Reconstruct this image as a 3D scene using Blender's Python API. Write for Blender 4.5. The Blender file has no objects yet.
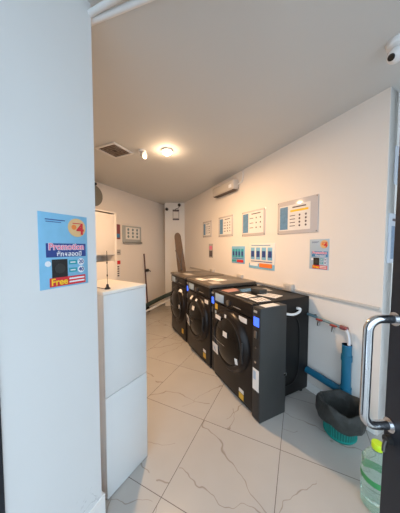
import bpy, bmesh, math, random
from mathutils import Vector, Matrix
random.seed(4)
S = bpy.context.scene
COL = S.collection
PI = math.pi
# ---------------------------------------------------------------- frames
def frame(deg):
    a = math.radians(deg)
    return Vector((math.sin(a), math.cos(a), 0)), Vector((math.cos(a), -math.sin(a), 0))
RV, RN = frame(-26)          # washer wall: along, and outward
TV, TN = frame(25.4)         # tile / left wall: along, and to the right
ROT_R = math.atan2(-RV.y, -RV.x)   # local x runs right along the washer wall, y goes into it
ROT_L = math.atan2(TV.y, TV.x)     # local x runs right along the left wall, y goes into it
CEIL = 2.75                   # wall tops, above the slightly sloping ceiling
def cz(y): return 2.625-.021*y   # underside of the ceiling
def up(x, y):                    # point under the ceiling along the line through (x, y) at 2.55 m
    k = 1.
    for _ in range(5): k = (cz(y*k)-1.45)/1.10
    return Vector((x*k, y*k, cz(y*k)))
RW = 1.90                     # washer wall distance
LW = -3.12                    # left wall distance
PW = -.918                    # near partition distance
def pr(r, n, z=0): return RV*r + RN*n + Vector((0, 0, z))
def pt(t, n, z=0): return TV*t + TN*n + Vector((0, 0, z))

# ---------------------------------------------------------------- materials
MATS = {}
def mat(name, col, rough=.5, metal=0., noise=.04, scale=8., spec=.5, bump=0., trans=0., ior=1.45, emit=None, coat=0.):
    if name in MATS: return MATS[name]
    m = bpy.data.materials.new(name); m.use_nodes = True
    nt = m.node_tree; b = nt.nodes['Principled BSDF']
    b.inputs['Roughness'].default_value = rough
    b.inputs['Metallic'].default_value = metal
    b.inputs['Specular IOR Level'].default_value = spec
    b.inputs['Transmission Weight'].default_value = trans
    b.inputs['IOR'].default_value = ior
    b.inputs['Coat Weight'].default_value = coat
    tc = nt.nodes.new('ShaderNodeTexCoord')
    nz = nt.nodes.new('ShaderNodeTexNoise'); nz.inputs['Scale'].default_value = scale; nz.inputs['Detail'].default_value = 3
    nt.links.new(tc.outputs['Object'], nz.inputs['Vector'])
    mx = nt.nodes.new('ShaderNodeMix'); mx.data_type = 'RGBA'
    lo = [max(0, c*(1-noise)) for c in col]; hi = [min(1, c*(1+noise)) for c in col]
    mx.inputs[6].default_value = (*lo, 1); mx.inputs[7].default_value = (*hi, 1)
    nt.links.new(nz.outputs['Fac'], mx.inputs[0])
    nt.links.new(mx.outputs[2], b.inputs['Base Color'])
    if bump:
        bp = nt.nodes.new('ShaderNodeBump'); bp.inputs['Strength'].default_value = bump; bp.inputs['Distance'].default_value = .01
        nt.links.new(nz.outputs['Fac'], bp.inputs['Height']); nt.links.new(bp.outputs['Normal'], b.inputs['Normal'])
    if emit:
        b.inputs['Emission Color'].default_value = (*emit[0], 1); b.inputs['Emission Strength'].default_value = emit[1]
    MATS[name] = m; return m

def marble():
    m = bpy.data.materials.new('marble_tile'); m.use_nodes = True
    nt = m.node_tree; N = nt.nodes; Lk = nt.links; b = N['Principled BSDF']
    tc = N.new('ShaderNodeTexCoord')
    sep = N.new('ShaderNodeSeparateXYZ'); Lk.new(tc.outputs['Object'], sep.inputs[0])
    def mth(op, a, v=None, w=None):
        n = N.new('ShaderNodeMath'); n.operation = op
        for i, q in enumerate((a, v, w)):
            if q is None: continue
            if isinstance(q, (int, float)): n.inputs[i].default_value = q
            else: Lk.new(q, n.inputs[i])
        return n.outputs[0]
    fx = mth('DIVIDE', sep.outputs[0], .6); fy = mth('DIVIDE', sep.outputs[1], .6)
    ix = mth('FLOOR', fx); iy = mth('FLOOR', fy)
    ex = mth('ABSOLUTE', mth('SUBTRACT', mth('FRACT', fx), .5)); ey = mth('ABSOLUTE', mth('SUBTRACT', mth('FRACT', fy), .5))
    grout = mth('GREATER_THAN', mth('MAXIMUM', ex, ey), .4968)
    cmb = N.new('ShaderNodeCombineXYZ'); Lk.new(ix, cmb.inputs[0]); Lk.new(iy, cmb.inputs[1])
    wn = N.new('ShaderNodeTexWhiteNoise'); wn.noise_dimensions = '3D'; Lk.new(cmb.outputs[0], wn.inputs['Vector'])
    off = N.new('ShaderNodeVectorMath'); off.operation = 'SCALE'; Lk.new(wn.outputs['Color'], off.inputs[0]); off.inputs['Scale'].default_value = 7
    pos = N.new('ShaderNodeVectorMath'); pos.operation = 'ADD'; Lk.new(tc.outputs['Object'], pos.inputs[0]); Lk.new(off.outputs[0], pos.inputs[1])
    def noise(sc, det, dist, src=pos.outputs[0]):
        n = N.new('ShaderNodeTexNoise'); n.inputs['Scale'].default_value = sc; n.inputs['Detail'].default_value = det
        n.inputs['Distortion'].default_value = dist; Lk.new(src, n.inputs['Vector']); return n.outputs['Fac']
    sc_ = N.new('ShaderNodeSeparateXYZ'); Lk.new(wn.outputs['Color'], sc_.inputs[0])
    u = mth('SUBTRACT', mth('FRACT', fx), .5); v = mth('SUBTRACT', mth('FRACT', fy), .5)
    def crack(angle, offs, nsc, w, amp, thr):   # one crooked line through the tile
        ang = mth('MULTIPLY', angle, 3.14159)
        d = mth('ADD', mth('MULTIPLY', u, mth('COSINE', ang)), mth('MULTIPLY', v, mth('SINE', ang)))
        d = mth('ADD', d, mth('MULTIPLY', mth('SUBTRACT', noise(nsc, 3, 0), .5), amp))
        d = mth('ABSOLUTE', mth('SUBTRACT', d, mth('MULTIPLY', mth('SUBTRACT', offs, .5), .7)))
        wv = mth('MULTIPLY', noise(6, 1, 0), w)
        k = mth('SUBTRACT', 1, mth('DIVIDE', d, wv)); k = mth('MAXIMUM', k, 0)
        return mth('MULTIPLY', k, mth('GREATER_THAN', noise(nsc*.6, 1, 0), thr))
    v1 = crack(sc_.outputs[0], sc_.outputs[1], 2.6, .022, .75, .40)
    v2 = crack(mth('ADD', sc_.outputs[0], .22), sc_.outputs[2], 3.2, .014, .6, .47)
    vn = mth('MULTIPLY', mth('MAXIMUM', v1, v2), .72)
    cloud = N.new('ShaderNodeMix'); cloud.data_type = 'RGBA'
    cloud.inputs[6].default_value = (.42, .40, .37, 1); cloud.inputs[7].default_value = (.51, .49, .46, 1)
    Lk.new(noise(2.2, 3, .4), cloud.inputs[0])
    c2 = N.new('ShaderNodeMix'); c2.data_type = 'RGBA'; Lk.new(vn, c2.inputs[0]); Lk.new(cloud.outputs[2], c2.inputs[6]); c2.inputs[7].default_value = (.22, .17, .13, 1)
    c3 = N.new('ShaderNodeMix'); c3.data_type = 'RGBA'; Lk.new(grout, c3.inputs[0]); Lk.new(c2.outputs[2], c3.inputs[6]); c3.inputs[7].default_value = (.13, .11, .10, 1)
    Lk.new(c3.outputs[2], b.inputs['Base Color'])
    rg = mth('MULTIPLY_ADD', grout, .5, .17); Lk.new(rg, b.inputs['Roughness'])
    b.inputs['Specular IOR Level'].default_value = .35
    return m

def partition_paint():
    m = mat('partition_paint', (.73, .75, .75), .55, noise=.02, scale=2.5)
    nt = m.node_tree; N = nt.nodes; Lk = nt.links; b = N['Principled BSDF']
    src = b.inputs['Base Color'].links[0].from_socket
    tc = N.new('ShaderNodeTexCoord')
    nz = N.new('ShaderNodeTexNoise'); nz.inputs['Scale'].default_value = 13; nz.inputs['Detail'].default_value = 4; nz.inputs['Distortion'].default_value = .5
    Lk.new(tc.outputs['Object'], nz.inputs['Vector'])
    ab = N.new('ShaderNodeMath'); ab.operation = 'SUBTRACT'; Lk.new(nz.outputs['Fac'], ab.inputs[0]); ab.inputs[1].default_value = .5
    a2 = N.new('ShaderNodeMath'); a2.operation = 'ABSOLUTE'; Lk.new(ab.outputs[0], a2.inputs[0])
    r = N.new('ShaderNodeMapRange'); Lk.new(a2.outputs[0], r.inputs[0]); r.inputs[2].default_value = .014; r.inputs[3].default_value = .55; r.inputs[4].default_value = 0
    n3 = N.new('ShaderNodeTexNoise'); n3.inputs['Scale'].default_value = 7; Lk.new(tc.outputs['Object'], n3.inputs['Vector'])
    g = N.new('ShaderNodeMath'); g.operation = 'GREATER_THAN'; Lk.new(n3.outputs['Fac'], g.inputs[0]); g.inputs[1].default_value = .52
    sp = N.new('ShaderNodeSeparateXYZ'); Lk.new(tc.outputs['Object'], sp.inputs[0])
    h = N.new('ShaderNodeMapRange'); Lk.new(sp.outputs[2], h.inputs[0]); h.inputs[1].default_value = .16; h.inputs[2].default_value = .3; h.inputs[3].default_value = 1; h.inputs[4].default_value = 0
    m1 = N.new('ShaderNodeMath'); m1.operation = 'MULTIPLY'; Lk.new(r.outputs[0], m1.inputs[0]); Lk.new(g.outputs[0], m1.inputs[1])
    m2 = N.new('ShaderNodeMath'); m2.operation = 'MULTIPLY'; Lk.new(m1.outputs[0], m2.inputs[0]); Lk.new(h.outputs[0], m2.inputs[1])
    mx = N.new('ShaderNodeMix'); mx.data_type = 'RGBA'; Lk.new(m2.outputs[0], mx.inputs[0]); Lk.new(src, mx.inputs[6]); mx.inputs[7].default_value = (.2, .21, .21, 1)
    Lk.new(mx.outputs[2], b.inputs['Base Color'])
    return m

FLOOR = marble()
WALL = mat('cream_wall_paint', (.85, .80, .74), .6, noise=.02, scale=2)
FACE = mat('white_wall_paint', (.85, .84, .81), .6, noise=.02, scale=2)
CEILM = mat('ceiling_paint', (.66, .665, .65), .7, noise=.015, scale=2)
PART = partition_paint()
WHITE = mat('white_laminate', (.72, .74, .74), .22, noise=.01)
CREAM = mat('white_cabinet_paint', (.84, .80, .75), .4, noise=.01)
BEIGE = mat('beige_plastic', (.56, .52, .47), .45, noise=.01)
GLOSSW = mat('white_plastic', (.80, .80, .79), .35, noise=.01)
BLACK = mat('washer_black_steel', (.012, .009, .008), .32, noise=.1, spec=.3)
DGREY = mat('charcoal_steel', (.045, .047, .046), .45, metal=.2, noise=.06)
SIDE = mat('washer_side_steel', (.008, .008, .008), .45, spec=.3, noise=.1)
GLASSB = mat('smoked_door_glass', (.006, .006, .006), .12, noise=.1, spec=.35)
TRIM = mat('dark_chrome', (.22, .21, .20), .28, metal=.9)
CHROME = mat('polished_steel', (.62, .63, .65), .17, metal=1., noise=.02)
NAVY = mat('dark_door_aluminium', (.018, .022, .030), .45, metal=.2, noise=.08)
BLUE = mat('blue_pvc', (.010, .13, .23), .4)
GPIPE = mat('grey_pvc', (.14, .24, .28), .4)
RED = mat('red_lever', (.30, .04, .03), .4)
TEAL = mat('teal_plastic', (.01, .28, .24), .4)
BAG = mat('black_bin_bag', (.040, .043, .041), .55, noise=.4, scale=22, bump=1., spec=.3)
CLEARP = mat('clear_plastic', (.75, .95, .85), .12, trans=.9, ior=1.2, noise=.01)
LIME = mat('lime_cap', (.55, .80, .02), .4)
GREENL = mat('green_label', (.05, .30, .10), .5)
BROWN = mat('brown_fabric', (.20, .14, .10), .8, noise=.2, scale=30)
BOARD = mat('brown_laminate', (.115, .095, .075), .3, noise=.15)
PAPER = mat('paper', (.82, .80, .77), .6, noise=.02)
PAPERG = mat('grey_card', (.45, .43, .40), .6, noise=.03)
ACRYL = mat('clear_grey_acrylic', (.60, .56, .55), .15, noise=.02)
PALE = mat('pale_card', (.58, .62, .68), .5)
INK = mat('dark_ink', (.10, .08, .09), .6)
PBLUE = mat('poster_blue', (.22, .50, .72), .45, noise=.12, scale=20)
PDEEP = mat('poster_deep_blue', (.06, .25, .50), .45, noise=.15, scale=30)
PNAVY = mat('poster_navy', (.03, .06, .25), .5)
PPINK = mat('poster_pink', (.80, .22, .35), .5)
PRED = mat('poster_red', (.65, .03, .04), .5)
PORG = mat('poster_orange', (.85, .24, .05), .5)
PYEL = mat('poster_yellow', (.95, .60, .03), .5)
PTAN = mat('poster_tan', (.76, .50, .24), .5)
PTEAL = mat('poster_teal', (.03, .35, .42), .5)
PWHITE = mat('poster_white', (.85, .86, .88), .5)
SCREEN = mat('pay_screen', (.02, .05, .25), .2, emit=((.06, .16, 1.), 1.6))
LCD = mat('pale_blue_label', (.42, .55, .68), .3)
YSTK = mat('yellow_sticker', (.72, .45, .05), .5)
VENTD = mat('dark_vent', (.10, .075, .06), .6)
RUB = mat('black_rubber', (.02, .02, .02), .5)
DOTS = mat('dark_hose', (.035, .06, .055), .5)
LAMP = mat('lamp_diffuser', (.9, .85, .75), .4, emit=((1., .74, .47), 26.))
CONC = mat('pavement', (.36, .36, .36), .8, noise=.15, scale=6)
CLOTHW = mat('silver_grey_disc', (.19, .19, .17), .35, noise=.1)
GLS = mat('door_glass', (.95, .98, .98), .02, trans=1., ior=1.02, noise=0)

# ---------------------------------------------------------------- mesh builder
class MB:
    def __init__(s): s.bm = bmesh.new()
    def box(s, x0, x1, y0, y1, z0, z1, bev=0, seg=2):
        r = bmesh.ops.create_cube(s.bm, size=1)
        vs = r['verts']
        for v in vs: v.co = Vector(((x0+x1)/2+v.co.x*(x1-x0), (y0+y1)/2+v.co.y*(y1-y0), (z0+z1)/2+v.co.z*(z1-z0)))
        if bev:
            es = list({e for v in vs for e in v.link_edges})
            bmesh.ops.bevel(s.bm, geom=es, offset=bev, segments=seg, profile=.5, affect='EDGES')
        return s
    def lathe(s, prof, c=(0, 0, 0), axis='z', n=32, sx=1., sy=1.):
        """prof: list of (radius, height); axis z up, or '-y' towards the viewer"""
        rings = []
        for r, h in prof:
            ring = []
            for i in range(n if r > 1e-6 else 1):
                a = 2*PI*i/n
                x, y = r*math.cos(a)*sx, r*math.sin(a)*sy
                if axis == 'z': p = (x, y, h)
                elif axis == '-y': p = (x, -h, y)
                elif axis == 'x': p = (h, x, y)
                ring.append(s.bm.verts.new(Vector(p)+Vector(c)))
            rings.append(ring)
        for a, b in zip(rings, rings[1:]):
            if len(a) == 1 and len(b) == 1: continue
            for i in range(n):
                j = (i+1) % n
                if len(a) == 1: s.bm.faces.new((a[0], b[i], b[j]))
                elif len(b) == 1: s.bm.faces.new((a[i], a[j], b[0]))
                else: s.bm.faces.new((a[i], a[j], b[j], b[i]))
        return s
    def tube(s, pts, r, n=12, closed_ends=True):
        pts = [Vector(p) for p in pts]; rings = []; up = None
        for k, p in enumerate(pts):
            d = (pts[min(k+1, len(pts)-1)]-pts[max(k-1, 0)]).normalized()
            if up is None:
                up = Vector((0, 0, 1)) if abs(d.z) < .9 else Vector((1, 0, 0))
            up = (up-d*up.dot(d)).normalized(); w = d.cross(up)
            rr = r[k] if isinstance(r, (list, tuple)) else r
            rings.append([s.bm.verts.new(p+(up*math.cos(2*PI*i/n)+w*math.sin(2*PI*i/n))*rr) for i in range(n)])
        for a, b in zip(rings, rings[1:]):
            for i in range(n):
                j = (i+1) % n; s.bm.faces.new((a[i], a[j], b[j], b[i]))
        if closed_ends:
            s.bm.faces.new(rings[0]); s.bm.faces.new(rings[-1])
        return s
    def disc(s, x, z, r, y0, y1, n=24, sx=1.):   # a thin disc facing -y
        s.lathe([(0, -y0), (r, -y0), (r, -y1), (0, -y1)], (x, 0, z), '-y', n, sx)
        return s
    def build(s, name, m, parent=None, smooth=True, loc=None):
        bmesh.ops.recalc_face_normals(s.bm, faces=s.bm.faces)
        me = bpy.data.meshes.new(name); s.bm.to_mesh(me); s.bm.free()
        me.materials.append(m)
        if smooth:
            for p in me.polygons: p.use_smooth = True
            try: me.set_sharp_from_angle(angle=math.radians(35))
            except Exception: pass
        o = bpy.data.objects.new(name, me); COL.objects.link(o)
        if parent: o.parent = parent
        if loc is not None: o.location = loc
        return o

def curve_pts(ctrl, n=6):
    """Catmull-Rom through the control points"""
    P = [Vector(p) for p in ctrl]; P = [P[0]*2-P[1]]+P+[P[-1]*2-P[-2]]; out = []
    for i in range(1, len(P)-2):
        for k in range(n):
            t = k/n
            out.append(.5*((2*P[i])+(P[i+1]-P[i-1])*t+(2*P[i-1]-5*P[i]+4*P[i+1]-P[i+2])*t*t+(3*P[i]-P[i-1]-3*P[i+1]+P[i+2])*t**3))
    out.append(P[-2]); return out

def text_part(name, txt, size, x, z, y, m, parent, bold=0., sx=1., label=None, align='CENTER'):
    c = bpy.data.curves.new(name, 'FONT'); c.body = txt; c.size = size; c.align_x = align; c.align_y = 'CENTER'
    c.extrude = .0004; c.offset = bold
    tmp = bpy.data.objects.new('tmp_text', c); COL.objects.link(tmp)
    dg = bpy.context.evaluated_depsgraph_get()
    me = bpy.data.meshes.new_from_object(tmp.evaluated_get(dg))
    bpy.data.objects.remove(tmp); bpy.data.curves.remove(c)
    me.transform(Matrix.Translation((x, y, z)) @ Matrix.Rotation(PI/2, 4, 'X') @ Matrix.Diagonal((sx, 1, 1, 1)))
    me.materials.clear(); me.materials.append(m); me.name = name
    o = bpy.data.objects.new(name, me); COL.objects.link(o); o.parent = parent
    if label: o['label'] = label
    return o

def thing(name, label, cat, loc=(0, 0, 0), rz=0., group=None):
    o = bpy.data.objects.new(name, None); COL.objects.link(o); o.empty_display_size = .05
    o.location = loc; o.rotation_euler = (0, 0, rz); o['label'] = label; o['category'] = cat
    if group: o['group'] = group
    return o
def tag(o, label, cat, loc=None, rz=None, group=None):
    o['label'] = label; o['category'] = cat
    if group: o['group'] = group
    if loc is not None: o.location = loc
    if rz is not None: o.rotation_euler = (0, 0, rz)
    return o
def struct(o, loc=None, rz=None):
    o['kind'] = 'structure'
    if loc is not None: o.location = loc
    if rz is not None: o.rotation_euler = (0, 0, rz)
    return o
def lab(o, l): o['label'] = l; return o

# ---------------------------------------------------------------- the room
# floor: object origin on a tile corner, axes along the tile lines
f = MB().box(-4.2, 4.2, -3.0, 7.2, -.06, 0).build('floor', FLOOR, smooth=False)
struct(f, pt(.94, -.095), math.radians(-25.4))
g = MB().box(-14, 14, -14, -2.4, -.3, -.08).build('trim_pavement', CONC, smooth=False); struct(g)

# ceiling as a polygon slab over the room
def slab(name, poly, z0, z1, m):
    b = MB(); lo = [b.bm.verts.new((p[0], p[1], z0)) for p in poly]; hi = [b.bm.verts.new((p[0], p[1], z1)) for p in poly]
    n = len(poly); b.bm.faces.new(lo); b.bm.faces.new(hi)
    for i in range(n): b.bm.faces.new((lo[i], lo[(i+1) % n], hi[(i+1) % n], hi[i]))
    return b.build(name, m, smooth=False)
ce = slab('ceiling', [(-3.9, -.45), (2.9, -.45), (2.9, 2.4), (-.2, 6.4), (-1.6, 6.4), (-4.4, .6)], 0, .3, CEILM)
for v in ce.data.vertices: v.co.z += cz(v.co.y)
struct(ce)

# washer wall: local x to the right
w = MB().box(-5.6, -.79, 0, .12, 0, CEIL).build('wall_right', WALL, smooth=False); struct(w, pr(0, RW), ROT_R)
w = MB().box(-5.4, -.80, -.012, 0, 0, .085, .003).build('baseboard_right', FACE, smooth=False); struct(w, pr(0, RW), ROT_R)
# the short wall that faces the street, right of the washer wall
w = MB().box(.004, 1.25, 0, .12, 0, CEIL).build('wall_front_right', FACE, smooth=False)
struct(w, pr(.79, RW), math.atan2(RN.y, RN.x))
P2 = pr(.79, RW+1.25)
w = MB().box(0, .12, -2.9, 0, 0, CEIL).build('wall_side_right', FACE, smooth=False); struct(w, P2)
# left wall of the wedge, end column
w = MB().box(-.2, 6.4, 0, .12, 0, CEIL).build('wall_left', WALL, smooth=False); struct(w, pt(0, LW), ROT_L)
w = MB().box(2.6, 6.0, -.012, 0, 0, .08, .003).build('baseboard_left', FACE, smooth=False); struct(w, pt(0, LW), ROT_L)
w = MB().box(-.854, -.22, 5.1, 5.5, 0, CEIL).build('wall_back', FACE, smooth=False); struct(w)
# near partition with the promotion poster
w = MB().box(-.6, .722, 0, .07, .0, CEIL).build('wall_partition', PART, smooth=False)
struct(w, pt(0, PW), ROT_L)
w = MB().box(-.7, .332, -.008, .08, 0, CEIL, .002).build('trim_1', NAVY, smooth=False); struct(w, pt(0, PW-.002), ROT_L)
w = MB().box(.34, .742, -.004, .075, 0, .132, .003).build('trim_2', FACE, smooth=False); struct(w, pt(0, PW), ROT_L)
# wall closing the bay behind the partition
w = MB().box(-2.15, -.09, -.12, 0, 0, CEIL).build('wall_front_left', WALL, smooth=False)
struct(w, pt(.2, PW-.02), math.atan2(TN.y, TN.x))

# two pipes crossing under the ceiling
for q, lbl in (([(-.90, 1.205, 2.55), (-.525, 1.070, 2.55), (-.293, .995, 2.55), (.25, .82, 2.55)], 'white pipe under the ceiling, the farther in of the two above the partition'),
               ([(-.90, 1.20, 2.555), (-.516, 1.040, 2.555), (-.409, .995, 2.555), (.2, .74, 2.555)], 'white pipe under the ceiling, the one of the two nearer the entrance')):
    o = MB().tube(q, .014, 14).build('ceiling_pipe', GLOSSW)
    tag(o, lbl, 'pipe', group='white pipes crossing the ceiling')

# ---------------------------------------------------------------- washers
def sticker(parent, x0, x1, z0, z1, y, m, name='sticker', label=None, tilt=0.):
    o = MB().box(-(x1-x0)/2, (x1-x0)/2, -.0015, 0, -(z1-z0)/2, (z1-z0)/2).build(name, m, parent, smooth=False)
    o.location = ((x0+x1)/2, y, (z0+z1)/2); o.rotation_euler = (0, tilt, 0)
    if label: o['label'] = label
    return o

def door_y(r):   # how far the bulging door stands out at radius r
    pts = [(0, .088), (.12, .083), (.19, .068), (.225, .055), (.26, .052), (.285, .03), (.3, 0)]
    for (a, ya), (b, yb) in zip(pts, pts[1:]):
        if a <= r <= b: return -(ya+(yb-ya)*(r-a)/(b-a))
    return 0.
def washer(rc, label, stickers, n0=1.18):
    t = thing('washing_machine', label, 'washing machine', pr(rc, n0), ROT_R, 'black washing machines along the wall')
    W, D, H = .335, .70, .965
    MB().box(-W, W, .02, D, .03, H, .012).build('body', SIDE, t)
    MB().box(-W, W, -.012, .03, .03, .835, .012, 3).build('front_panel', BLACK, t)
    cp = MB().box(-W, W, -.016, .03, .842, H+.003, .012, 3).build('control_panel', BLACK, t)
    MB().box(-W+.012, W-.012, .0, .03, .005, .035).build('kick_plate', RUB, t)
    for sx in (-1, 1):
        for yy in (.07, D-.06):
            MB().lathe([(0, 0), (.022, 0), (.022, .03), (0, .03)], (sx*(W-.04), yy, 0), n=14).build('foot', RUB, t)
    dz = .52
    d = MB().lathe([(.3, -.01), (.3, .004), (.285, .03), (.26, .052), (.228, .055), (.222, .046)], (0, -.01, dz), '-y', 56).build('door', TRIM if False else BLACK, t)
    MB().lathe([(.224, .046), (.19, .062), (.12, .079), (.05, .087), (0, .088)], (0, -.01, dz), '-y', 48).build('door_glass', GLASSB, d)
    MB().lathe([(.226, .052), (.232, .058), (.238, .052), (.232, .048), (.226, .052)], (0, -.01, dz), '-y', 56).build('door_ring', RUB, d)
    hp = [(.262+.012*math.sin(k/8*PI), -.068-.012*math.sin(k/8*PI), dz-.09+k/8*.18) for k in range(9)]
    MB().tube(hp, .009, 8).build('door_handle', RUB, d)
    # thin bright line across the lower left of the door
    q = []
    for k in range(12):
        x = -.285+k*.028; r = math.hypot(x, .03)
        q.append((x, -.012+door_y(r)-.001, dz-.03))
    lab(MB().tube(q, .0022, 6).build('bright_line', CHROME, d), 'thin bright line across the door')
    # panel fittings
    MB().disc(0, 0, .026, -.022, -.0, 24).build('dial', TRIM, cp, loc=(-.02, -.016, .895))
    lab(MB().box(-.285, -.12, -.004, 0, .86, .945, .004).build('display', LCD, cp, loc=(0, -.0155, 0)), 'pale blue instruction label beside the dial')
    MB().box(.05, .17, -.002, 0, .875, .88).build('button_row', PAPERG, cp, loc=(0, -.0155, 0))
    # pressed groove on the right side
    gr = []
    for k in range(40):
        a = 2*PI*k/40; cx, cz = math.cos(a), math.sin(a)
        gr.append((W+.001, .36+.2*math.copysign(abs(cx)**.5, cx), .47+.33*math.copysign(abs(cz)**.5, cz)))
    gr.append(gr[0])
    MB().tube(gr, .007, 6, False).build('side_rib', SIDE, t)
    for (x0, x1, z0, z1, where, m, tl, lb) in stickers:
        xc, zc = (x0+x1)/2, (z0+z1)/2
        if where == 'door':
            r = math.hypot(xc, zc-dz); y = -.012+door_y(min(r, .298))-(.004 if m not in (PDEEP, INK) else .008)
            o = sticker(d, x0, x1, z0, z1, y, m, label=lb, tilt=tl)
            # lean with the bulge
            e = .01; sl = (door_y(min(r+e, .298))-door_y(max(r-e, 0)))/(2*e)
            nx, nz = xc/max(r, .01)*sl, (zc-dz)/max(r, .01)*sl
            nrm = Vector((-nx, 1, -nz)).normalized()
            o.rotation_euler = Vector((0, 1, 0)).rotation_difference(nrm).to_euler()
        else:
            sticker(t, x0, x1, z0, z1, -.013, m, label=lb, tilt=tl)
    return t

W1 = washer(1.705, 'black front loading washing machine nearest the glass door, with loose papers on its top',
    [(-.20, -.09, .70, .74, 'door', PAPER, .2, 'white paper sticker on the upper door'), (-.02, .01, .755, .785, 'door', PAPER, 0, 'small white round sticker'),
     (.00, .07, .585, .635, 'door', PAPER, 0, 'white sticker'), (-.26, -.14, .32, .42, 'door', PAPER, 0, 'white sticker with a blue square'),
     (-.235, -.18, .34, .39, 'door', PDEEP, 0, 'blue square'), (.14, .255, .768, .815, 'front', PAPER, 0, 'white sticker beside the door top'),
     (.17, .20, .38, .44, 'door', PAPER, 0, None), (-.30, -.245, .765, .825, 'front', YSTK, 0, 'yellow sticker'), (-.30, -.27, .715, .745, 'front', LCD, 0, None),
     (.15, .22, .10, .135, 'front', PAPER, 0, 'white warning label'), (.15, .22, .04, .095, 'front', YSTK, 0, 'yellow warning label')])
W2 = washer(2.46, 'black front loading washing machine in the middle of the row, second from the glass door',
    [(-.15, -.05, .745, .80, 'door', PAPER, 0, 'white paper sticker on the upper door'), (.05, .085, .76, .79, 'door', PAPER, 0, None), (.20, .29, .765, .81, 'front', PAPER, 0, 'pink and white sticker'),
     (.0, .06, .64, .69, 'door', PAPER, 0, None), (-.22, -.07, .40, .52, 'door', PAPER, 0, 'white square sticker with dark print'), (-.18, -.11, .43, .49, 'door', INK, 0, 'dark print'),
     (.16, .23, .14, .175, 'front', PAPER, 0, 'white warning label'), (.16, .23, .07, .13, 'front', YSTK, 0, 'yellow warning label')])
W3 = washer(3.22, 'black front loading washing machine farthest in, beside the back corner',
    [(.13, .2, .74, .79, 'door', PAPER, 0, None), (.2, .27, .5, .56, 'door', PAPER, 0, None), (.17, .24, .1, .17, 'front', YSTK, 0, 'yellow warning label')])
# white hook on the near side of the first washer
hk = MB().tube(curve_pts([(.338, .27, .872), (.352, .29, .862), (.360, .36, .838), (.360, .45, .822), (.360, .52, .835), (.358, .535, .862), (.352, .50, .872)], 6), .012, 12).build('side_hose', GLOSSW, W1)
lab(hk, 'white curved hose stub on the side')

def pay_box(rc, label, near=False):
    t = thing('payment_box', label, 'payment box', pr(rc, 1.16 if near else 1.19), ROT_R, 'narrow payment boxes between the washers')
    W = .048 if near else .034
    MB().box(-W, W, 0, .29, 0, .955, .006).build('housing', DGREY, t)
    MB().box(-W+.006, W-.006, -.006, 0, .02, .94, .002).build('front_plate', RUB, t)
    MB().box(-.03, min(.035, W-.008), -.009, -.005, .80, .875, .003).build('screen', SCREEN, t)
    MB().box(-.03, .01, -.008, -.005, .91, .93).build('top_label', PAPERG, t)
    MB().box(-.018, .012, -.016, -.005, .70, .76, .004).build('coin_slot', TRIM, t)
    MB().disc(.0, .62, .008, -.012, -.005).build('button', TRIM, t)
    MB().disc(.0, .50, .010, -.012, -.005).build('lock', CHROME, t)
    if near:
        s = MB().box(-.034, .040, -.008, -.005, .26, .44).build('notice', PAPER, t)
        MB().box(-.025, .005, -.0088, -.0078, .35, .42).build('print', LCD, s)
        MB().box(W, W+.006, .265, .295, .33, .36, .002).build('hinge', CHROME, t)
        lab(MB().box(-.04, .035, .06, .22, .955, .9575).build('top_sheet', PAPER, t), 'white printed sheet on the top')
    return t
pay_box(1.315, 'tall charcoal payment box with a blue lit screen at the near end of the washers', near=True)
pay_box(2.083, 'tall charcoal payment box between the nearest and the middle washer')
pay_box(2.84, 'tall charcoal payment box between the middle washer and the farthest washer')

# flat boards on the two farther washers
for rc, lbl in ((2.45, 'flat brown board lying on top of the middle washer'), (3.21, 'flat brown board lying on top of the farthest washer')):
    o = MB().box(-.345, .345, -.03, .655, 0, .035, .006).build('top_board', BOARD)
    tag(o, lbl, 'board', pr(rc, 1.18, .969), ROT_R, 'flat boards on the washers')
def sheet(rc, n, z, wx, wy, rot, m, label, th=.002, name='paper_sheet', cat='paper', marks=0):
    t = thing(name, label, cat, pr(rc, n, z), ROT_R+rot, 'papers lying on the washers')
    MB().box(-wx/2, wx/2, -wy/2, wy/2, 0, th).build('sheet', m, t)
    b = MB()
    for k in range(marks):
        y = -wy/2+wy*(k+1)/(marks+1)
        b.box(-wx*.35, wx*.35, y-.004, y+.004, th, th+.0006)
    if marks: b.build('print', INK, t)
    else: b.bm.free()
z1 = .9655
sheet(1.93, 1.335, z1, .13, .20, .1, mat('dull_pink_paper', (.42, .22, .19), .6), 'pinkish sheet at the far front of the nearest washer top')
sheet(1.865, 1.50, z1, .12, .20, .0, PDEEP, 'dark blue printed card behind the pink sheet on the nearest washer', marks=3)
sheet(1.66, 1.32, z1, .16, .14, .15, PAPER, 'white sheet near the front edge of the nearest washer, beside the dial', marks=2)
sheet(1.47, 1.33, z1, .13, .15, -.1, PAPER, 'white sheet on the nearest washer close to the payment box', marks=3)
sheet(1.56, 1.54, z1, .2, .15, .3, PAPER, 'white sheet turned askew in the middle of the nearest washer top', marks=2)
sheet(1.80, 1.68, z1, .16, .14, -.3, PAPERG, 'grey sheet at the back of the nearest washer top')
b = MB().box(-.07, .07, -.05, .05, 0, .045, .004).build('box', DGREY); tag(b, 'small grey box on the nearest washer behind the white sheets', 'box', pr(1.70, 1.52, z1), ROT_R)
z2 = 1.0045
sheet(2.56, 1.27, z2, .20, .10, .1, PAPER, 'white sheet at the front of the board on the middle washer', marks=1)
sheet(2.25, 1.30, z2, .16, .12, -.1, PAPERG, 'grey sheet at the near end of the board on the middle washer')
sheet(2.45, 1.45, z2, .24, .16, .2, PAPER, 'white sheet in the middle of the board on the middle washer', marks=1)
sheet(3.15, 1.32, z2, .24, .12, 0, PAPERG, 'grey sheet on the board over the farthest washer')

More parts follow.
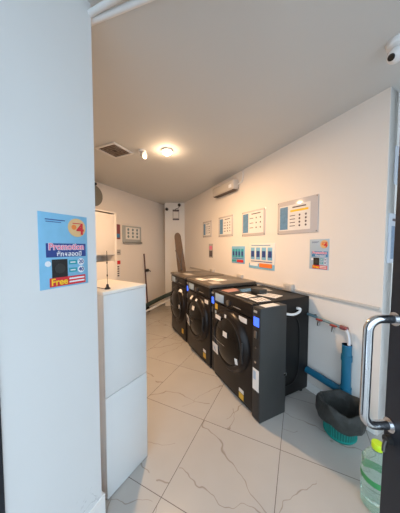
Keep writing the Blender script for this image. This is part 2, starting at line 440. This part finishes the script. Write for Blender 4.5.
# ---------------------------------------------------------------- wall fittings, washer wall
def rw(r, z, off=0.): return pr(r, RW-off, z)      # point on the washer wall
o = MB().box(-4.4, -.80, -.018, -.001, .976, .998, .004).build('conduit', BEIGE)
tag(o, 'long white cable trunking along the washer wall above the machines', 'conduit', pr(0, RW), ROT_R)
for r, z, l in ((1.62, 1.0, 'white socket box on the trunking behind the nearest washer'), (2.5, 1.0, 'white socket box on the trunking behind the middle washer'), (3.33, 1.0, 'white socket box on the trunking behind the farthest washer')):
    t = thing('socket_box', l, 'socket', rw(r, z), ROT_R, 'socket boxes on the trunking')
    MB().box(-.055, .055, -.05, 0, -.03, .045, .006)  .build('housing', BEIGE, t)
    MB().box(-.03, .03, -.053, -.049, -.012, .028, .002).build('socket', PAPERG, t)

# small air unit near the ceiling with its cable
t = thing('air_unit', 'white wall mounted unit high on the washer wall near the ceiling', 'air unit', rw(2.87, 2.30), ROT_R)
MB().box(-.31, .31, -.12, 0, 0, .15, .03, 3).build('housing', BEIGE, t)
MB().box(-.29, .29, -.10, -.02, -.004, .004).build('outlet', VENTD, t)
MB().box(.2, .27, -.124, -.118, .03, .08, .003).build('indicator', PWHITE, t)
MB().tube(curve_pts([(.31, -.03, .07), (.38, -.012, .10), (.40, -.010, .18), (.40, -.010, .245)], 5), .008, 8).build('cable', GLOSSW, t)

# framed price boards
def price_board(r0, r1, z0, z1, label, pic=True, inset=(.12, .12), left=.05, yellow=False, dots=4):
    W = r1-r0; H = z1-z0
    t = thing('price_board', label, 'price board', rw(r1, z0), ROT_R, 'acrylic price boards in the upper row')
    MB().box(0, W, -.008, 0, 0, H, .002).build('frame', ACRYL, t)
    x0, x1, a, b = W*left, W*(1-inset[0]), H*.10, H*(1-inset[1])
    MB().box(x0, x1, -.0095, -.008, a, b).build('sheet', PAPER, t)
    px = x0
    if pic:
        px = x0+(x1-x0)*.30
        lab(MB().box(x0+.008, px, -.0105, -.0095, a+.012, b-.012).build('picture', mat('picture_blue', (.13, .28, .46), .4, noise=.35, scale=35), t), 'blue picture panel')
    w = x1-px
    ti = MB(); ti.box(px+w*.22, px+w*.82, -.0105, -.0095, b-H*.10, b-H*.065); ti.build('title', INK, t)
    if yellow: lab(MB().box(px+w*.12, px+w*.92, -.0105, -.0095, b-H*.215, b-H*.155).build('header_bar', PYEL, t), 'yellow header bar')
    top = b-H*(.30 if yellow else .22); 
    for k in range(dots):
        zz = top-(top-a-.02)*k/dots-.01
        MB().box(px+w*.10, px+w*.35, -.0105, -.0095, zz-.004, zz+.004).build('row_label', INK, t)
        for q_ in (.55, .82): MB().disc(px+w*q_, zz, .011, -.0105, -.0095, 10).build('price_mark', INK, t)
    for xx in (.012, W-.012):
        for zz in (.012, H-.012): MB().disc(xx, zz, .006, -.012, -.008, 10).build('screw', TRIM, t)
price_board(3.40, 3.745, 1.64, 1.943, 'small white framed price board, farthest of the upper row from the camera', left=.08, inset=(.1, .1))
price_board(2.715, 3.14, 1.622, 1.957, 'white framed price board, second of the upper row from the back corner', left=.08, inset=(.08, .08))
price_board(2.018, 2.48, 1.603, 1.945, 'white framed price board with blue picture, above the blue machine posters', left=.03, inset=(.06, .06), dots=3)
price_board(1.312, 1.812, 1.595, 1.955, 'largest grey framed price board with a yellow header bar', left=.06, inset=(.16, .14), yellow=True)

# machine posters
def machine_poster(r0, r1, z0, z1, label, full):
    W = r1-r0; H = z1-z0
    t = thing('machine_poster', label, 'poster', rw(r1, z0), ROT_R, 'posters of four blue machines')
    MB().box(0, W, -.006, 0, 0, H, .001).build('backing', PAPER if full else PBLUE, t)
    if full:
        MB().box(W*.1, W*.85, -.0068, -.006, H*.91, H*.935).build('title', PDEEP, t)
        MB().box(0, W, -.0068, -.006, 0, H*.20).build('lower_band', PBLUE, t)
    for k in range(4):
        x = W*(.08+.225*k); c = MB().box(x, x+W*.165, -.0075, -.006, H*.36, H*.84, .002).build('machine_picture', PBLUE if full else PTEAL, t)
        MB().box(x+W*.02, x+W*.145, -.0085, -.0075, H*.46, H*.70).build('machine_body', PNAVY, c)
    MB().box(W*.10, W*.92, -.0072, -.006, H*.27, H*.30).build('caption', PNAVY, t)
    lab(MB().box(W*.45, W*.92, -.0082, -.006, H*.07, H*.22, .006).build('price_tag', PORG if full else PRED, t), 'red orange price tag')
    lab(MB().box(W*.05, W*.38, -.0082, -.006, H*.10, H*.2).build('price_note', PWHITE if full else PTEAL, t), 'small note')
machine_poster(2.42, 2.742, 1.205, 1.462, 'smaller poster of four blue machines, left of the white bordered one', False)
machine_poster(1.85, 2.32, 1.165, 1.497, 'white bordered poster of four blue machines with an orange price tag', True)

# small narrow poster far along
t = thing('narrow_poster', 'small narrow dark poster below the farthest price boards', 'poster', rw(3.5, 1.25), ROT_R)
MB().box(0, .15, -.005, 0, 0, .26).build('backing', PAPERG, t)
MB().box(.02, .13, -.006, -.005, .02, .13).build('lower_picture', INK, t)
MB().box(.02, .13, -.006, -.005, .15, .22).build('upper_picture', PPINK, t)

# promotion poster, used twice (large on the partition, small on the washer wall)
def promo(loc, rz, W, H, label, full):
    t = thing('promotion_poster', label, 'poster', loc, rz)
    sx, sz = W/.224, H/.34
    MB().box(0, W, -.002, 0, 0, H, .0005).build('sheet', PBLUE if full else LCD, t)
    y = -.0026
    def bx(n, x0, x1, z0, z1, m, d=0., par=t, l=None):
        o = MB().box(x0*W, x1*W, -.0028-d, -.002-d, z0*H, z1*H).build(n, m, par, smooth=False)
        if l: o['label'] = l
        return o
    h = bx('heading_lines', .12, .50, .905, .918, PNAVY)
    bx('heading_line', .13, .42, .878, .887, PNAVY, par=h)
    bd = MB().disc(.76*W, .83*H, .20*W, -.0032, -.002, 40).build('badge', PTAN, t); bd['label'] = 'tan round price badge'
    MB().box(.66*W, .86*W, -.0038, -.0032, .885*H, .897*H).build('badge_caption', PRED, bd)
    MB().disc(.69*W, .835*H, .055*W, -.0038, -.0032).build('badge_coin', PORG, bd)
    text_part('price_digit', '4', .075*sx, .83*W, .805*H, -.0042, PRED, bd, .0022*sx, 1.0, 'large red 4')
    bn = bx('banner', .12, .95, .415, .60, PNAVY if full else PDEEP, .0004, l='dark blue title banner')
    text_part('headline_outline', 'Promotion', .040*sx, .535*W, .552*H, -.0036, PWHITE, bn, .0026*sx, .95)
    text_part('headline', 'Promotion', .040*sx, .535*W, .552*H, -.0046, PPINK, bn, .0008*sx, .95, 'pink headline reading Promotion')
    text_part('subtitle', 'ซักตลอดปี', .029*sx, .58*W, .452*H, -.0044, PWHITE, bn, .0006*sx, 1., 'white subtitle')
    mp = bx('machine_picture', .22, .53, .13, .385, RUB, .0002, l='picture of a black machine')
    MB().disc(.38*W, .26*H, .10*W, -.0042, -.003, 30).build('machine_door', DGREY, mp)
    MB().disc(.15*W, .33*H, .055*W, -.0035, -.002).build('note_circle', PWHITE, t)
    for zc, tx in ((.335, '20'), (.225, '40')):
        a = bx('price_label', .56, .74, zc-.03, zc+.03, PTEAL, .0002)
        MB().box(.59*W, .70*W, -.0038, -.0032, (zc-.008)*H, (zc+.008)*H).build('label_line', PWHITE, a)
        c = MB().disc(.83*W, zc*H, .075*W, -.0035, -.002, 30).build('price_circle', PWHITE, t)
        text_part('price_number', tx, .026*sx, .83*W, zc*H, -.0042, PNAVY, c, .0006)
    rb = bx('red_banner', .17, .93, .02, .14, PRED, .0004, l='red banner')
    text_part('free_text', 'Free', .043*sx, .36*W, .078*H, -.0040, PYEL, rb, .0010*sx, .95, 'yellow word Free')
    for zc in (.105, .06): MB().box(.56*W, .90*W, -.0040, -.0032, (zc-.011)*H, (zc+.011)*H).build('banner_line', PWHITE, rb)
    return t
promo(pt(.466, PW, 1.278), ROT_L, .207, .312, 'large blue promotion poster with red Free banner on the near partition', True)
promo(rw(1.395, 1.235), ROT_R, .195, .29, 'small blue promotion poster right of the largest price board', False)

# two posters on the short street facing wall, partly behind the door
for d, z0, z1, l in ((.035, 1.33, 1.70, 'pale blue poster on the wall beside the door, the lower of two'), (.092, 1.92, 2.20, 'blue poster on the wall beside the door, the upper of two')):
    t = thing('wall_notice', l, 'poster', pr(.79, RW+d, z0), math.atan2(RN.y, RN.x), 'posters beside the door')
    H = z1-z0
    MB().box(0, .26, -.006, 0, 0, H, .001).build('frame', PALE, t)
    MB().box(.04, .24, -.007, -.006, .03, H*.75).build('picture', mat('faded_blue_print', (.22, .30, .42), .5, noise=.3, scale=40), t)
    MB().box(.05, .21, -.007, -.006, H*.85, H*.9).build('title', INK, t)

# tap pipe with two red levers
t = thing('tap_pipe', 'grey water pipe with two red lever taps beside the nearest washer', 'tap', pr(1.2, RW), ROT_R)
def L(r, z, off): return (1.2-r, -off, z)
MB().tube([L(1.368, .788, .045), L(1.30, .785, .045), L(1.04, .762, .045)], .013, 14).build('pipe', GPIPE, t)
for r in (1.315, 1.05): MB().tube([L(r, .785 if r > 1.2 else .763, .0), L(r, .785 if r > 1.2 else .763, .045)], .010, 10).build('bracket', TRIM, t)
for r, z in ((1.23, .775), (1.10, .765)):
    v = MB().tube([L(r, z, .045), L(r, z-.01, .075), L(r-.004, z-.05, .095)], [.012, .012, .009], 12).build('tap', TRIM, t)
    lv = MB(); lv.box(1.2-r-.028, 1.2-r+.028, -.085, -.06, z-.006, z+.008, .003)
    lab(lv.build('lever', RED, v), 'red lever')
MB().tube([L(1.055, .765, .045), L(1.0, .765, .045)], .018, 14).build('joint', RED if False else mat('maroon_joint', (.22, .06, .07), .5), t)
hz = MB().tube(curve_pts([pr(1.03, RW-.045, .775), pr(1.0, RW-.05, .745), pr(.985, RW-.05, .69), pr(.985, RW-.045, .62)], 6), .012, 12).build('hose', mat('pale_hose', (.70, .70, .72), .3))
tag(hz, 'pale translucent hose running from the taps down to the blue drain pipe', 'hose')
# blue drain pipes
t = thing('drain_pipe', 'blue plastic drain pipe low on the washer wall behind the bin', 'pipe', pr(1.0, RW), ROT_R)
MB().tube([(.0, -.045, .15), (.0, -.045, .635)], .036, 20).build('upright_pipe', BLUE, t)
MB().tube([(.0, -.045, .635), (.0, -.045, .63)], .037, 20).build('rim', PDEEP, t)
MB().tube([(-.365, -.045, .228), (.02, -.045, .215)], .032, 20).build('level_pipe', BLUE, t)
MB().tube([(0, -.045, .17), (0, -.045, .27)], .043, 20).build('tee_joint', BLUE, t)
MB().tube([(0, -.045, .50), (0, -.045, .545)], .041, 20).build('coupling', BLUE, t)

# ---------------------------------------------------------------- bin and bottle
BX, BY = 1.088, 1.565
t = thing('waste_bin', 'teal basket bin lined with a black bag beside the blue pipe', 'bin', (BX, BY, 0))
b = MB(); b.lathe([(0, .0), (.100, 0), (.105, .02), (.120, .16), (.115, .16), (.098, .012), (0, .012)], n=48)
bk = b.build('basket', mat('dark_teal_plastic', (.006, .15, .13), .5), t)
rb = MB()
for k in range(40):
    a = 2*PI*k/40; c, s = math.cos(a), math.sin(a)
    rb.tube([(c*.106, s*.106, .02), (c*.1205, s*.1205, .15)], .0028, 6)
rb.tube([(math.cos(2*PI*k/40)*.107, math.sin(2*PI*k/40)*.107, .02) for k in range(41)], .005, 6, False)
rb.build('ribs', TEAL, bk)
# crumpled bag: a closed sheet folded over the rim
b = MB(); n = 72; rings = []
prof = [(.124, .150), (.145, .118), (.163, .125), (.168, .165), (.165, .225), (.150, .262), (.130, .255), (.112, .20), (.105, .10), (.08, .05), (0.02, .045)]
for r, z in prof:
    ring = []
    for i in range(n):
        a = 2*PI*i/n
        k = min(1, max(0, (z-.03)/.2))
        wob = 1+(.045*math.sin(3*a+1)+.03*math.sin(7*a+z*30)+.025*math.sin(13*a-z*50))*(.4+.6*k)
        zz = z+(.012*math.sin(2*a+.8)+.008*math.sin(5*a+2))*(1 if r > .1 else .2)
        if r > .12 and z < .12: zz += .016*math.sin(3*a+.5)
        ring.append(b.bm.verts.new((r*wob*math.cos(a), r*wob*math.sin(a), zz)))
    rings.append(ring)
for A, B in zip(rings, rings[1:]):
    for i in range(n): b.bm.faces.new((A[i], A[(i+1) % n], B[(i+1) % n], B[i]))
b.bm.faces.new(rings[-1])
bg = b.build('bin_bag', BAG, t); md = bg.modifiers.new('sub', 'SUBSURF'); md.levels = 1; md.render_levels = 1

t = thing('water_bottle', 'large clear plastic water bottle with lime green cap beside the door', 'bottle', (.985, 1.11, 0))
prof = [(0, .004), (.055, 0), (.068, .012), (.069, .05), (.066, .06), (.069, .07), (.069, .10), (.066, .11), (.069, .12), (.070, .20), (.066, .215), (.070, .23), (.068, .26), (.05, .295), (.028, .315), (.024, .322), (.024, .335)]
MB().lathe(prof, n=40).build('body', CLEARP, t)
MB().lathe([(.0, .333), (.026, .333), (.028, .338), (.028, .362), (.025, .367), (0, .367)], n=32).build('cap', LIME, t)
MB().lathe([(.0705, .160), (.0712, .162), (.0712, .190), (.0705, .192)], n=40).build('label', GREENL, t)['label'] = 'green printed label'
MB().tube([(.055, -.048, .23), (.075, -.06, .25), (.075, -.06, .29), (.04, -.035, .31)], .006, 8).build('handle', GLOSSW, t)

# ---------------------------------------------------------------- glass door, open
DE = Vector((.477, .535, 0)); DH = Vector((.475, -.40, 0))
dv = (DH-DE).normalized(); dn = Vector((dv.y, -dv.x, 0))     # dn points left, into view
if dn.x > 0: dn = -dn
t = bpy.data.objects.new('door_1', None); COL.objects.link(t); struct(t, DE, math.atan2(dv.y, dv.x))
# local x along the leaf from free edge to hinge; local y: away from the handle side
t.rotation_euler.y = 0
sgn = 1 if (Matrix.Rotation(t.rotation_euler.z, 3, 'Z') @ Vector((0, 1, 0))).dot(dn) < 0 else -1
LW_ = (DH-DE).length
def db(n, x0, x1, y0, y1, z0, z1, m, bev=.002): 
    ya, yb = sorted((y0*sgn, y1*sgn)); return MB().box(x0, x1, ya, yb, z0, z1, bev).build(n, m, t, smooth=False)
db('door_stile', 0, .085, 0, .045, .01, 2.25, NAVY); db('door_stile', LW_-.085, LW_, 0, .045, .01, 2.25, NAVY)
db('door_rail', .085, LW_-.085, 0, .045, .01, .12, NAVY); db('door_rail', .085, LW_-.085, 0, .045, 2.14, 2.25, NAVY)
db('door_glass', .085, LW_-.085, .018, .026, .12, 2.14, GLS, 0)
ZT, ZB, XM = 1.270, .995, .020
def hb(n, pr_, xoff=0):
    return [(XM+xoff, -sgn*p, z) for p, z in pr_]
PRJ = .070
pts = [(0, ZT), (PRJ*.55, ZT)]
for k in range(1, 7):
    a = k/6*PI/2; pts.append((PRJ-.03+.03*math.sin(a), ZT-.03+.03*math.cos(a)))
for k in range(0, 7):
    a = k/6*PI/2; pts.append((PRJ-.03+.03*math.cos(a), ZB+.03-.03*math.sin(a)))
pts += [(PRJ*.4, ZB), (0, ZB)]
hd = MB().tube(hb('h', pts), .0108, 20).build('door_handle', CHROME, t)
for z in (ZT, ZB):
    MB().tube([(XM, 0, z), (XM, -sgn*.006, z)], .017, 24).build('handle_flange', CHROME, hd)
lk = MB().tube([(.02, 0, .955), (.02, -sgn*.012, .955)], .011, 20).build('lock_cylinder', RUB, t)
MB().tube([(.02, -sgn*.012, .955), (.02, -sgn*.016, .94), (.02, -sgn*.016, .925)], .004, 8).build('key', TRIM, lk)

t.rotation_euler.x = math.radians(-.7)   # the leaf hangs slightly out of plumb

# ---------------------------------------------------------------- camera on the ceiling
cc = up(1.05, 1.17)+Vector((0, 0, .002))
t = thing('security_camera', 'white dome security camera with black lens hanging from the ceiling corner', 'camera', cc)
t.scale = (.74, .74, .74)
MB().lathe([(0, 0), (.058, 0), (.062, -.012), (.055, -.04), (.03, -.058), (0, -.06)], n=32).build('base', GLOSSW, t)
MB().lathe([(0, -.055)]+[(.052*math.sin(k/14*PI), -.053-.052+.052*math.cos(k/14*PI)) for k in range(1, 14)]+[(0, -.157)], n=32).build('ball', GLOSSW, t)
ln = Vector((-.90, -.22, -.50)).normalized(); q = Vector((0, 0, -.105))
MB().tube([q+ln*.038, q+ln*.054, q+ln*.056], [.026, .022, .012], 20).build('lens', RUB, t)
MB().tube(curve_pts([(.04, .0, -.004), (.09, .02, -.02), (.16, .05, -.012), (.3, .1, -.008)], 5), .006, 8).build('cable', RUB, t)

# ---------------------------------------------------------------- ceiling fittings
DL = up(-.375, 2.43)
t = thing('ceiling_light', 'lit warm white round ceiling light in the middle of the room', 'light', DL)
MB().lathe([(0, 0), (.065, 0), (.065, -.016), (.05, -.02), (0, -.02)], n=40).build('base', GLOSSW, t)
MB().lathe([(.048, -.018), (.050, -.034), (.036, -.048), (0, -.054)], n=40).build('diffuser', LAMP, t)
t = thing('ceiling_spotlight', 'small white unlit spotlight on the ceiling between the vent and the lit lamp', 'light', up(-.665, 2.45))
MB().lathe([(0, 0), (.045, 0), (.045, -.015), (0, -.018)], n=28).build('base', GLOSSW, t)
hd = Vector((.85, -.45, -.25)).normalized(); c = Vector((.01, 0, -.048))
MB().tube([(0, 0, -.015), c], .010, 10).build('stem', GLOSSW, t)
MB().tube([c-hd*.03, c+hd*.005, c+hd*.03], [.020, .034, .040], 24).build('head', PWHITE, t)
t = thing('ceiling_vent', 'square white framed ceiling vent with a dark centre', 'vent', up(*pt(1.78, -1.92).xy), ROT_L)
b = MB()
for x0, x1, y0, y1 in ((-.15, .15, -.15, -.125), (-.15, .15, .125, .15), (-.15, -.125, -.125, .125), (.125, .15, -.125, .125)): b.box(x0, x1, y0, y1, -.014, 0, .002)
b.build('frame', GLOSSW, t)
MB().box(-.125, .125, -.125, .125, -.004, 0).build('back_plate', VENTD, t)
b = MB()
for s_ in (.10, .07, .04):
    for x0, x1, y0, y1 in ((-s_, s_, -s_, -s_+.012), (-s_, s_, s_-.012, s_), (-s_, -s_+.012, -s_+.012, s_-.012), (s_-.012, s_, -s_+.012, s_-.012)): b.box(x0, x1, y0, y1, -.010, -.004)
b.build('louvre', mat('vent_brown', (.28, .22, .18), .6), t)

# ---------------------------------------------------------------- counter with antenna
a_ = math.radians(32.5); cv = Vector((math.sin(a_), math.cos(a_), 0)); cn = Vector((math.cos(a_), -math.sin(a_), 0))
C0 = Vector((-.527, 1.13, 0))
rzC = math.atan2(cv.y, cv.x)    # local x along the face, local y = away from the room
t = thing('cabinet', 'waist high glossy white cabinet with a black antenna on it, behind the partition', 'cabinet', C0, rzC)
wC = .305; dC = .43
MB().box(0, wC, .018, dC, .0, 1.185, .003).build('body', WHITE, t)
MB().box(-.003, wC+.003, 0, dC, 1.185, 1.203, .003).build('top_panel', mat('cream_laminate', (.86, .82, .75), .3, noise=.01), t)
MB().box(.0, wC, 0, .0175, .602, 1.184, .002).build('upper_door', WHITE, t)
MB().box(.0, wC, 0, .0175, .004, .598, .002).build('lower_door', WHITE, t)
MB().tube(curve_pts([(wC, .05, 1.13), (wC+.018, .045, 1.128), (wC+.026, .05, 1.115), (wC+.018, .055, 1.10), (wC, .055, 1.10)], 4), .005, 8).build('hook', GLOSSW, t)
t = thing('antenna', 'thin black magnetic antenna standing on the white cabinet', 'antenna', (-.545, 1.222, 1.203))
MB().lathe([(0, 0), (.016, 0), (.017, .004), (.009, .012), (.006, .028), (0, .03)], n=24).build('base', RUB, t)
MB().tube([(0, 0, .028), (0, 0, .225)], .0016, 8).build('rod', RUB, t)
MB().tube([(0, 0, .075), (0, 0, .086)], .0036, 10).build('coil', RUB, t)
MB().tube([(0, 0, .15), (0, 0, .160)], .0036, 10).build('coil', RUB, t)
MB().tube(curve_pts([(-.015, 0, .003), (-.04, .01, .002), (-.07, .03, .002), (-.11, .03, .002)], 5), .0018, 6).build('cable', RUB, t)

# tall white cabinet against the left wall
t = thing('tall_cabinet', 'tall cream white cabinet against the left wall with an open niche', 'cabinet', pt(1.95, -2.76), ROT_L)
WT = .62; DT = .34
MB().box(WT-.045, WT, 0, DT, 0, 2.0, .003).build('side_panel', CREAM, t)
MB().box(0, .02, 0, DT, 0, 2.0, .003).build('side_panel', CREAM, t)
MB().box(.02, WT-.045, DT-.02, DT, 0, 2.0).build('back_panel', CREAM, t)
MB().box(0, WT, -.002, DT, 2.0, 2.02, .003).build('top_panel', CREAM, t)
MB().box(.02, WT-.045, .02, DT-.02, 1.315, 1.33).build('shelf', CREAM, t)
MB().box(.02, WT-.045, .02, DT-.02, 1.20, 1.215).build('shelf', CREAM, t)
d = MB().box(.022, WT-.047, 0, .018, 1.33, 1.98, .002).build('upper_door', CREAM, t)
MB().box(.06, WT-.08, -.003, 0, 1.37, 1.94, .002).build('raised_panel', CREAM, d)
for z, h in ((1.66, .05), (1.56, .03), (1.52, .02)): MB().box(.10, .17, -.005, -.003, z, z+h).build('marking', INK, d)
MB().box(.022, WT-.047, 0, .018, .06, 1.20, .002).build('lower_door', CREAM, t)

# round grey fixture high on the left wall
t = thing('wall_fan', 'round grey fan on the left wall near the ceiling, half hidden by the partition', 'fan', pt(2.30, LW, 2.27), ROT_L)
MB().box(-.04, .04, -.10, 0, -.04, .04, .008).build('wall_bracket', GLOSSW, t)
MB().lathe([(0, .09), (.07, .09), (.12, .11), (.165, .15), (.17, .16), (.165, .17), (.10, .19), (0, .20)], (0, 0, 0), '-y', 40).build('shroud', CLOTHW, t)
b = MB()
for k in range(1, 6):
    r = .028*k; b.tube([(r*math.cos(2*PI*i/32), -.20+.012*(r/.15)**2*2, r*math.sin(2*PI*i/32)) for i in range(33)], .002, 5, False)
b.build('grille', TRIM, t)
o = MB().box(-.03, .03, -.05, 0, -.02, .02, .006).build('bracket', RUB); tag(o, 'small dark bracket just above the round grey fan', 'bracket', pt(2.43, LW, 2.50), ROT_L)

# left wall signs
def lw(t_, z): return pt(t_, LW, z)
t = thing('framed_notice', 'grey framed notice on the left wall with rows of small pictures', 'notice', lw(3.04, 1.535), ROT_L)
MB().box(0, .52, -.02, 0, 0, .34, .004).build('frame', mat('grey_frame', (.42, .45, .45), .4), t)
MB().box(.07, .47, -.022, -.02, .07, .31).build('sheet', PAPER, t)
for i in range(3):
    for j in range(3): MB().disc(.14+.125*i, .125+.07*j, .027, -.024, -.022, 12).build('picture', mat('dark_teal_print', (.16, .24, .26), .5), t)
MB().box(.0, .52, -.05, -.02, -.012, .02, .003).build('ledge', mat('grey_ledge', (.25, .26, .25), .4), t)
MB().tube(curve_pts([(.0, -.012, .33), (.02, -.01, .37), (.26, -.008, .37), (.50, -.01, .35), (.53, -.01, .30)], 5), .004, 6).build('cable', GLOSSW, t)
t = thing('wall_sign', 'narrow dark red and blue sign beside the tall cabinet', 'sign', lw(2.865, 1.60), ROT_L)
MB().box(0, .12, -.006, 0, 0, .28).build('panel', mat('dark_red_print', (.25, .08, .09), .5), t)
MB().box(.015, .105, -.0075, -.006, .03, .10).build('lower_picture', PDEEP, t)
t = thing('small_sign', 'small grey sign above the red headed sign beside the tall cabinet', 'sign', lw(2.865, 1.30), ROT_L)
MB().box(0, .12, -.006, 0, 0, .10).build('panel', PAPERG, t); MB().box(.02, .10, -.0075, -.006, .04, .055).build('print', INK, t)
t = thing('red_headed_sign', 'white sign with a red heading and dark upright print beside the tall cabinet', 'sign', lw(2.865, .86), ROT_L)
MB().box(0, .11, -.006, 0, 0, .33).build('panel', PAPER, t)
MB().box(0, .11, -.0075, -.006, .26, .33).build('heading', PRED, t)
b = MB()
for k in range(5): b.box(.035, .08, -.0075, -.006, .03+.043*k, .055+.043*k)
b.build('upright_print', INK, t)

# stick with a clip leaning on the left wall, and the hoses on the floor
t = thing('mop', 'dark wooden mop handle leaning upright against the left wall', 'mop', pt(3.68, LW+.06), ROT_L)
MB().tube([(0.02, 0, .12), (-.03, .045, 1.30)], .016, 10).build('handle', mat('dark_wood', (.13, .07, .06), .5), t)
MB().box(-.04, .05, -.025, .02, .90, .96, .006).build('clip', RUB, t); MB().tube([(.03, -.01, .93), (.11, -.02, .90)], .01, 8).build('clip_arm', RUB, t)
MB().lathe([(0, 0), (.05, 0), (.045, .05), (.02, .14), (0, .15)], (.02, 0, 0), n=16).build('head', RUB, t)
o = MB().tube(curve_pts([(-1.27, 4.36, .14), (-1.12, 4.60, .19), (-.86, 4.93, .27), (-.62, 4.98, .36), (-.45, 4.86, .42)], 6), .045, 14).build('hose', DOTS); tag(o, 'thick dark hose along the foot of the left wall', 'hose')
o = MB().tube(curve_pts([(-1.35, 4.1, .06), (-1.05, 4.45, .12), (-.80, 4.70, .20), (-.62, 4.72, .24), (-.50, 4.5, .05)], 6), .02, 12).build('floor_pipe', GLOSSW); tag(o, 'thin white pipe low along the left wall beside the dark hose', 'pipe')

# folded ironing board in the back corner
t = thing('ironing_board', 'folded ironing board with brown cover standing upright in the back corner', 'ironing board', (-.285, 4.52, 0), math.radians(4))
b = MB(); n = 40; outline = []
for k in range(13): a = PI*k/12; outline.append((.07*math.cos(a), 1.68+.10*math.sin(a)))
outline += [(-.085, 1.2), (-.09, .5), (-.085, .30), (.085, .30), (.09, .5), (.085, 1.2)]
lo = [b.bm.verts.new((x, -.02, z)) for x, z in outline]; hi = [b.bm.verts.new((x, .02, z)) for x, z in outline]
b.bm.faces.new(lo); b.bm.faces.new(hi)
for i in range(len(lo)): b.bm.faces.new((lo[i], lo[(i+1) % len(lo)], hi[(i+1) % len(lo)], hi[i]))
o = b.build('padded_cover', BROWN, t, smooth=False); md = o.modifiers.new('bev', 'BEVEL'); md.width = .012; md.segments = 2
for sx in (-1, 1):
    MB().tube([(sx*.08, -.05, .012), (sx*.05, -.045, .8), (-sx*.08, -.035, 1.4)], .009, 8).build('leg', TRIM, t)
MB().tube([(-.09, -.05, .014), (.09, -.05, .014)], .010, 8).build('foot_bar', TRIM, t)
t.rotation_euler = (math.radians(-3), math.radians(-7), 0)

# sign and sensors on the end wall
t = thing('clipboard', 'small framed sheet hanging on the white end wall', 'sign', (-.66, 5.1, 2.10))
MB().box(0, .155, -.012, 0, 0, .25, .003).build('frame', PAPERG, t); MB().box(.015, .14, -.0135, -.012, .05, .20).build('sheet', PAPER, t)
MB().box(0, .155, -.016, -.012, .21, .25).build('upper_bar', INK, t); MB().box(0, .155, -.016, -.012, 0, .03).build('lower_bar', INK, t)
for x, z, l in ((-.80, 2.36, 'small black sensor at the left edge of the end wall'), (-.50, 2.46, 'small black sensor on the end wall near the ceiling')):
    t = thing('sensor', l, 'sensor', (x, 5.1, z), 0, 'black sensors on the end wall')
    MB().lathe([(0, 0), (.035, 0), (.035, .03), (.02, .05), (0, .055)], (0, 0, 0), '-y', 20).build('housing', RUB, t)
    if x > -.6: MB().tube(curve_pts([(0, -.01, -.03), (-.02, -.008, -.07), (-.08, -.008, -.09), (-.10, -.008, -.11)], 5), .006, 6).build('cable', RUB, t)

# ---------------------------------------------------------------- light
def area(name, loc, rot, sx, sy, energy, col):
    l = bpy.data.lights.new(name, 'AREA'); l.shape = 'RECTANGLE'; l.size = sx; l.size_y = sy; l.energy = energy; l.color = col
    o = bpy.data.objects.new(name, l); COL.objects.link(o); o.location = loc; o.rotation_euler = rot; return o
l = bpy.data.lights.new('ceiling_lamp', 'AREA'); l.shape = 'DISK'; l.size = .08; l.energy = 46; l.color = (1., .62, .33)
o = bpy.data.objects.new('ceiling_lamp', l); COL.objects.link(o); o.location = DL+Vector((0, 0, -.058))
l = bpy.data.lights.new('ceiling_lamp_glow', 'POINT'); l.energy = 3.0; l.color = (1., .66, .40); l.shadow_soft_size = .03
o = bpy.data.objects.new('ceiling_lamp_glow', l); COL.objects.link(o); o.location = DL+Vector((0, 0, -.10))

wd = bpy.data.worlds.new('world'); S.world = wd; wd.use_nodes = True
nt = wd.node_tree; bg = nt.nodes['Background']
tc = nt.nodes.new('ShaderNodeTexCoord'); nz = nt.nodes.new('ShaderNodeTexNoise'); nz.inputs['Scale'].default_value = 2
nt.links.new(tc.outputs['Generated'], nz.inputs['Vector'])
mx = nt.nodes.new('ShaderNodeMix'); mx.data_type = 'RGBA'; mx.inputs[6].default_value = (.62, .80, 1, 1); mx.inputs[7].default_value = (.76, .88, 1, 1)
nt.links.new(nz.outputs['Fac'], mx.inputs[0]); nt.links.new(mx.outputs[2], bg.inputs['Color'])
bg.inputs['Strength'].default_value = 3.05

# ---------------------------------------------------------------- camera
cam = bpy.data.cameras.new('camera'); co = bpy.data.objects.new('camera', cam); COL.objects.link(co)
cam.sensor_fit = 'HORIZONTAL'; cam.sensor_width = 36; cam.lens = 36*209/400; cam.clip_start = .02
co.location = (0, 0, 1.45); co.rotation_euler = (math.radians(90-2.6), 0, 0)
S.camera = co
S.view_settings.view_transform = 'Standard'; S.view_settings.look = 'None'; S.view_settings.gamma = 1; S.view_settings.use_curve_mapping = False
S.view_settings.exposure = -.04
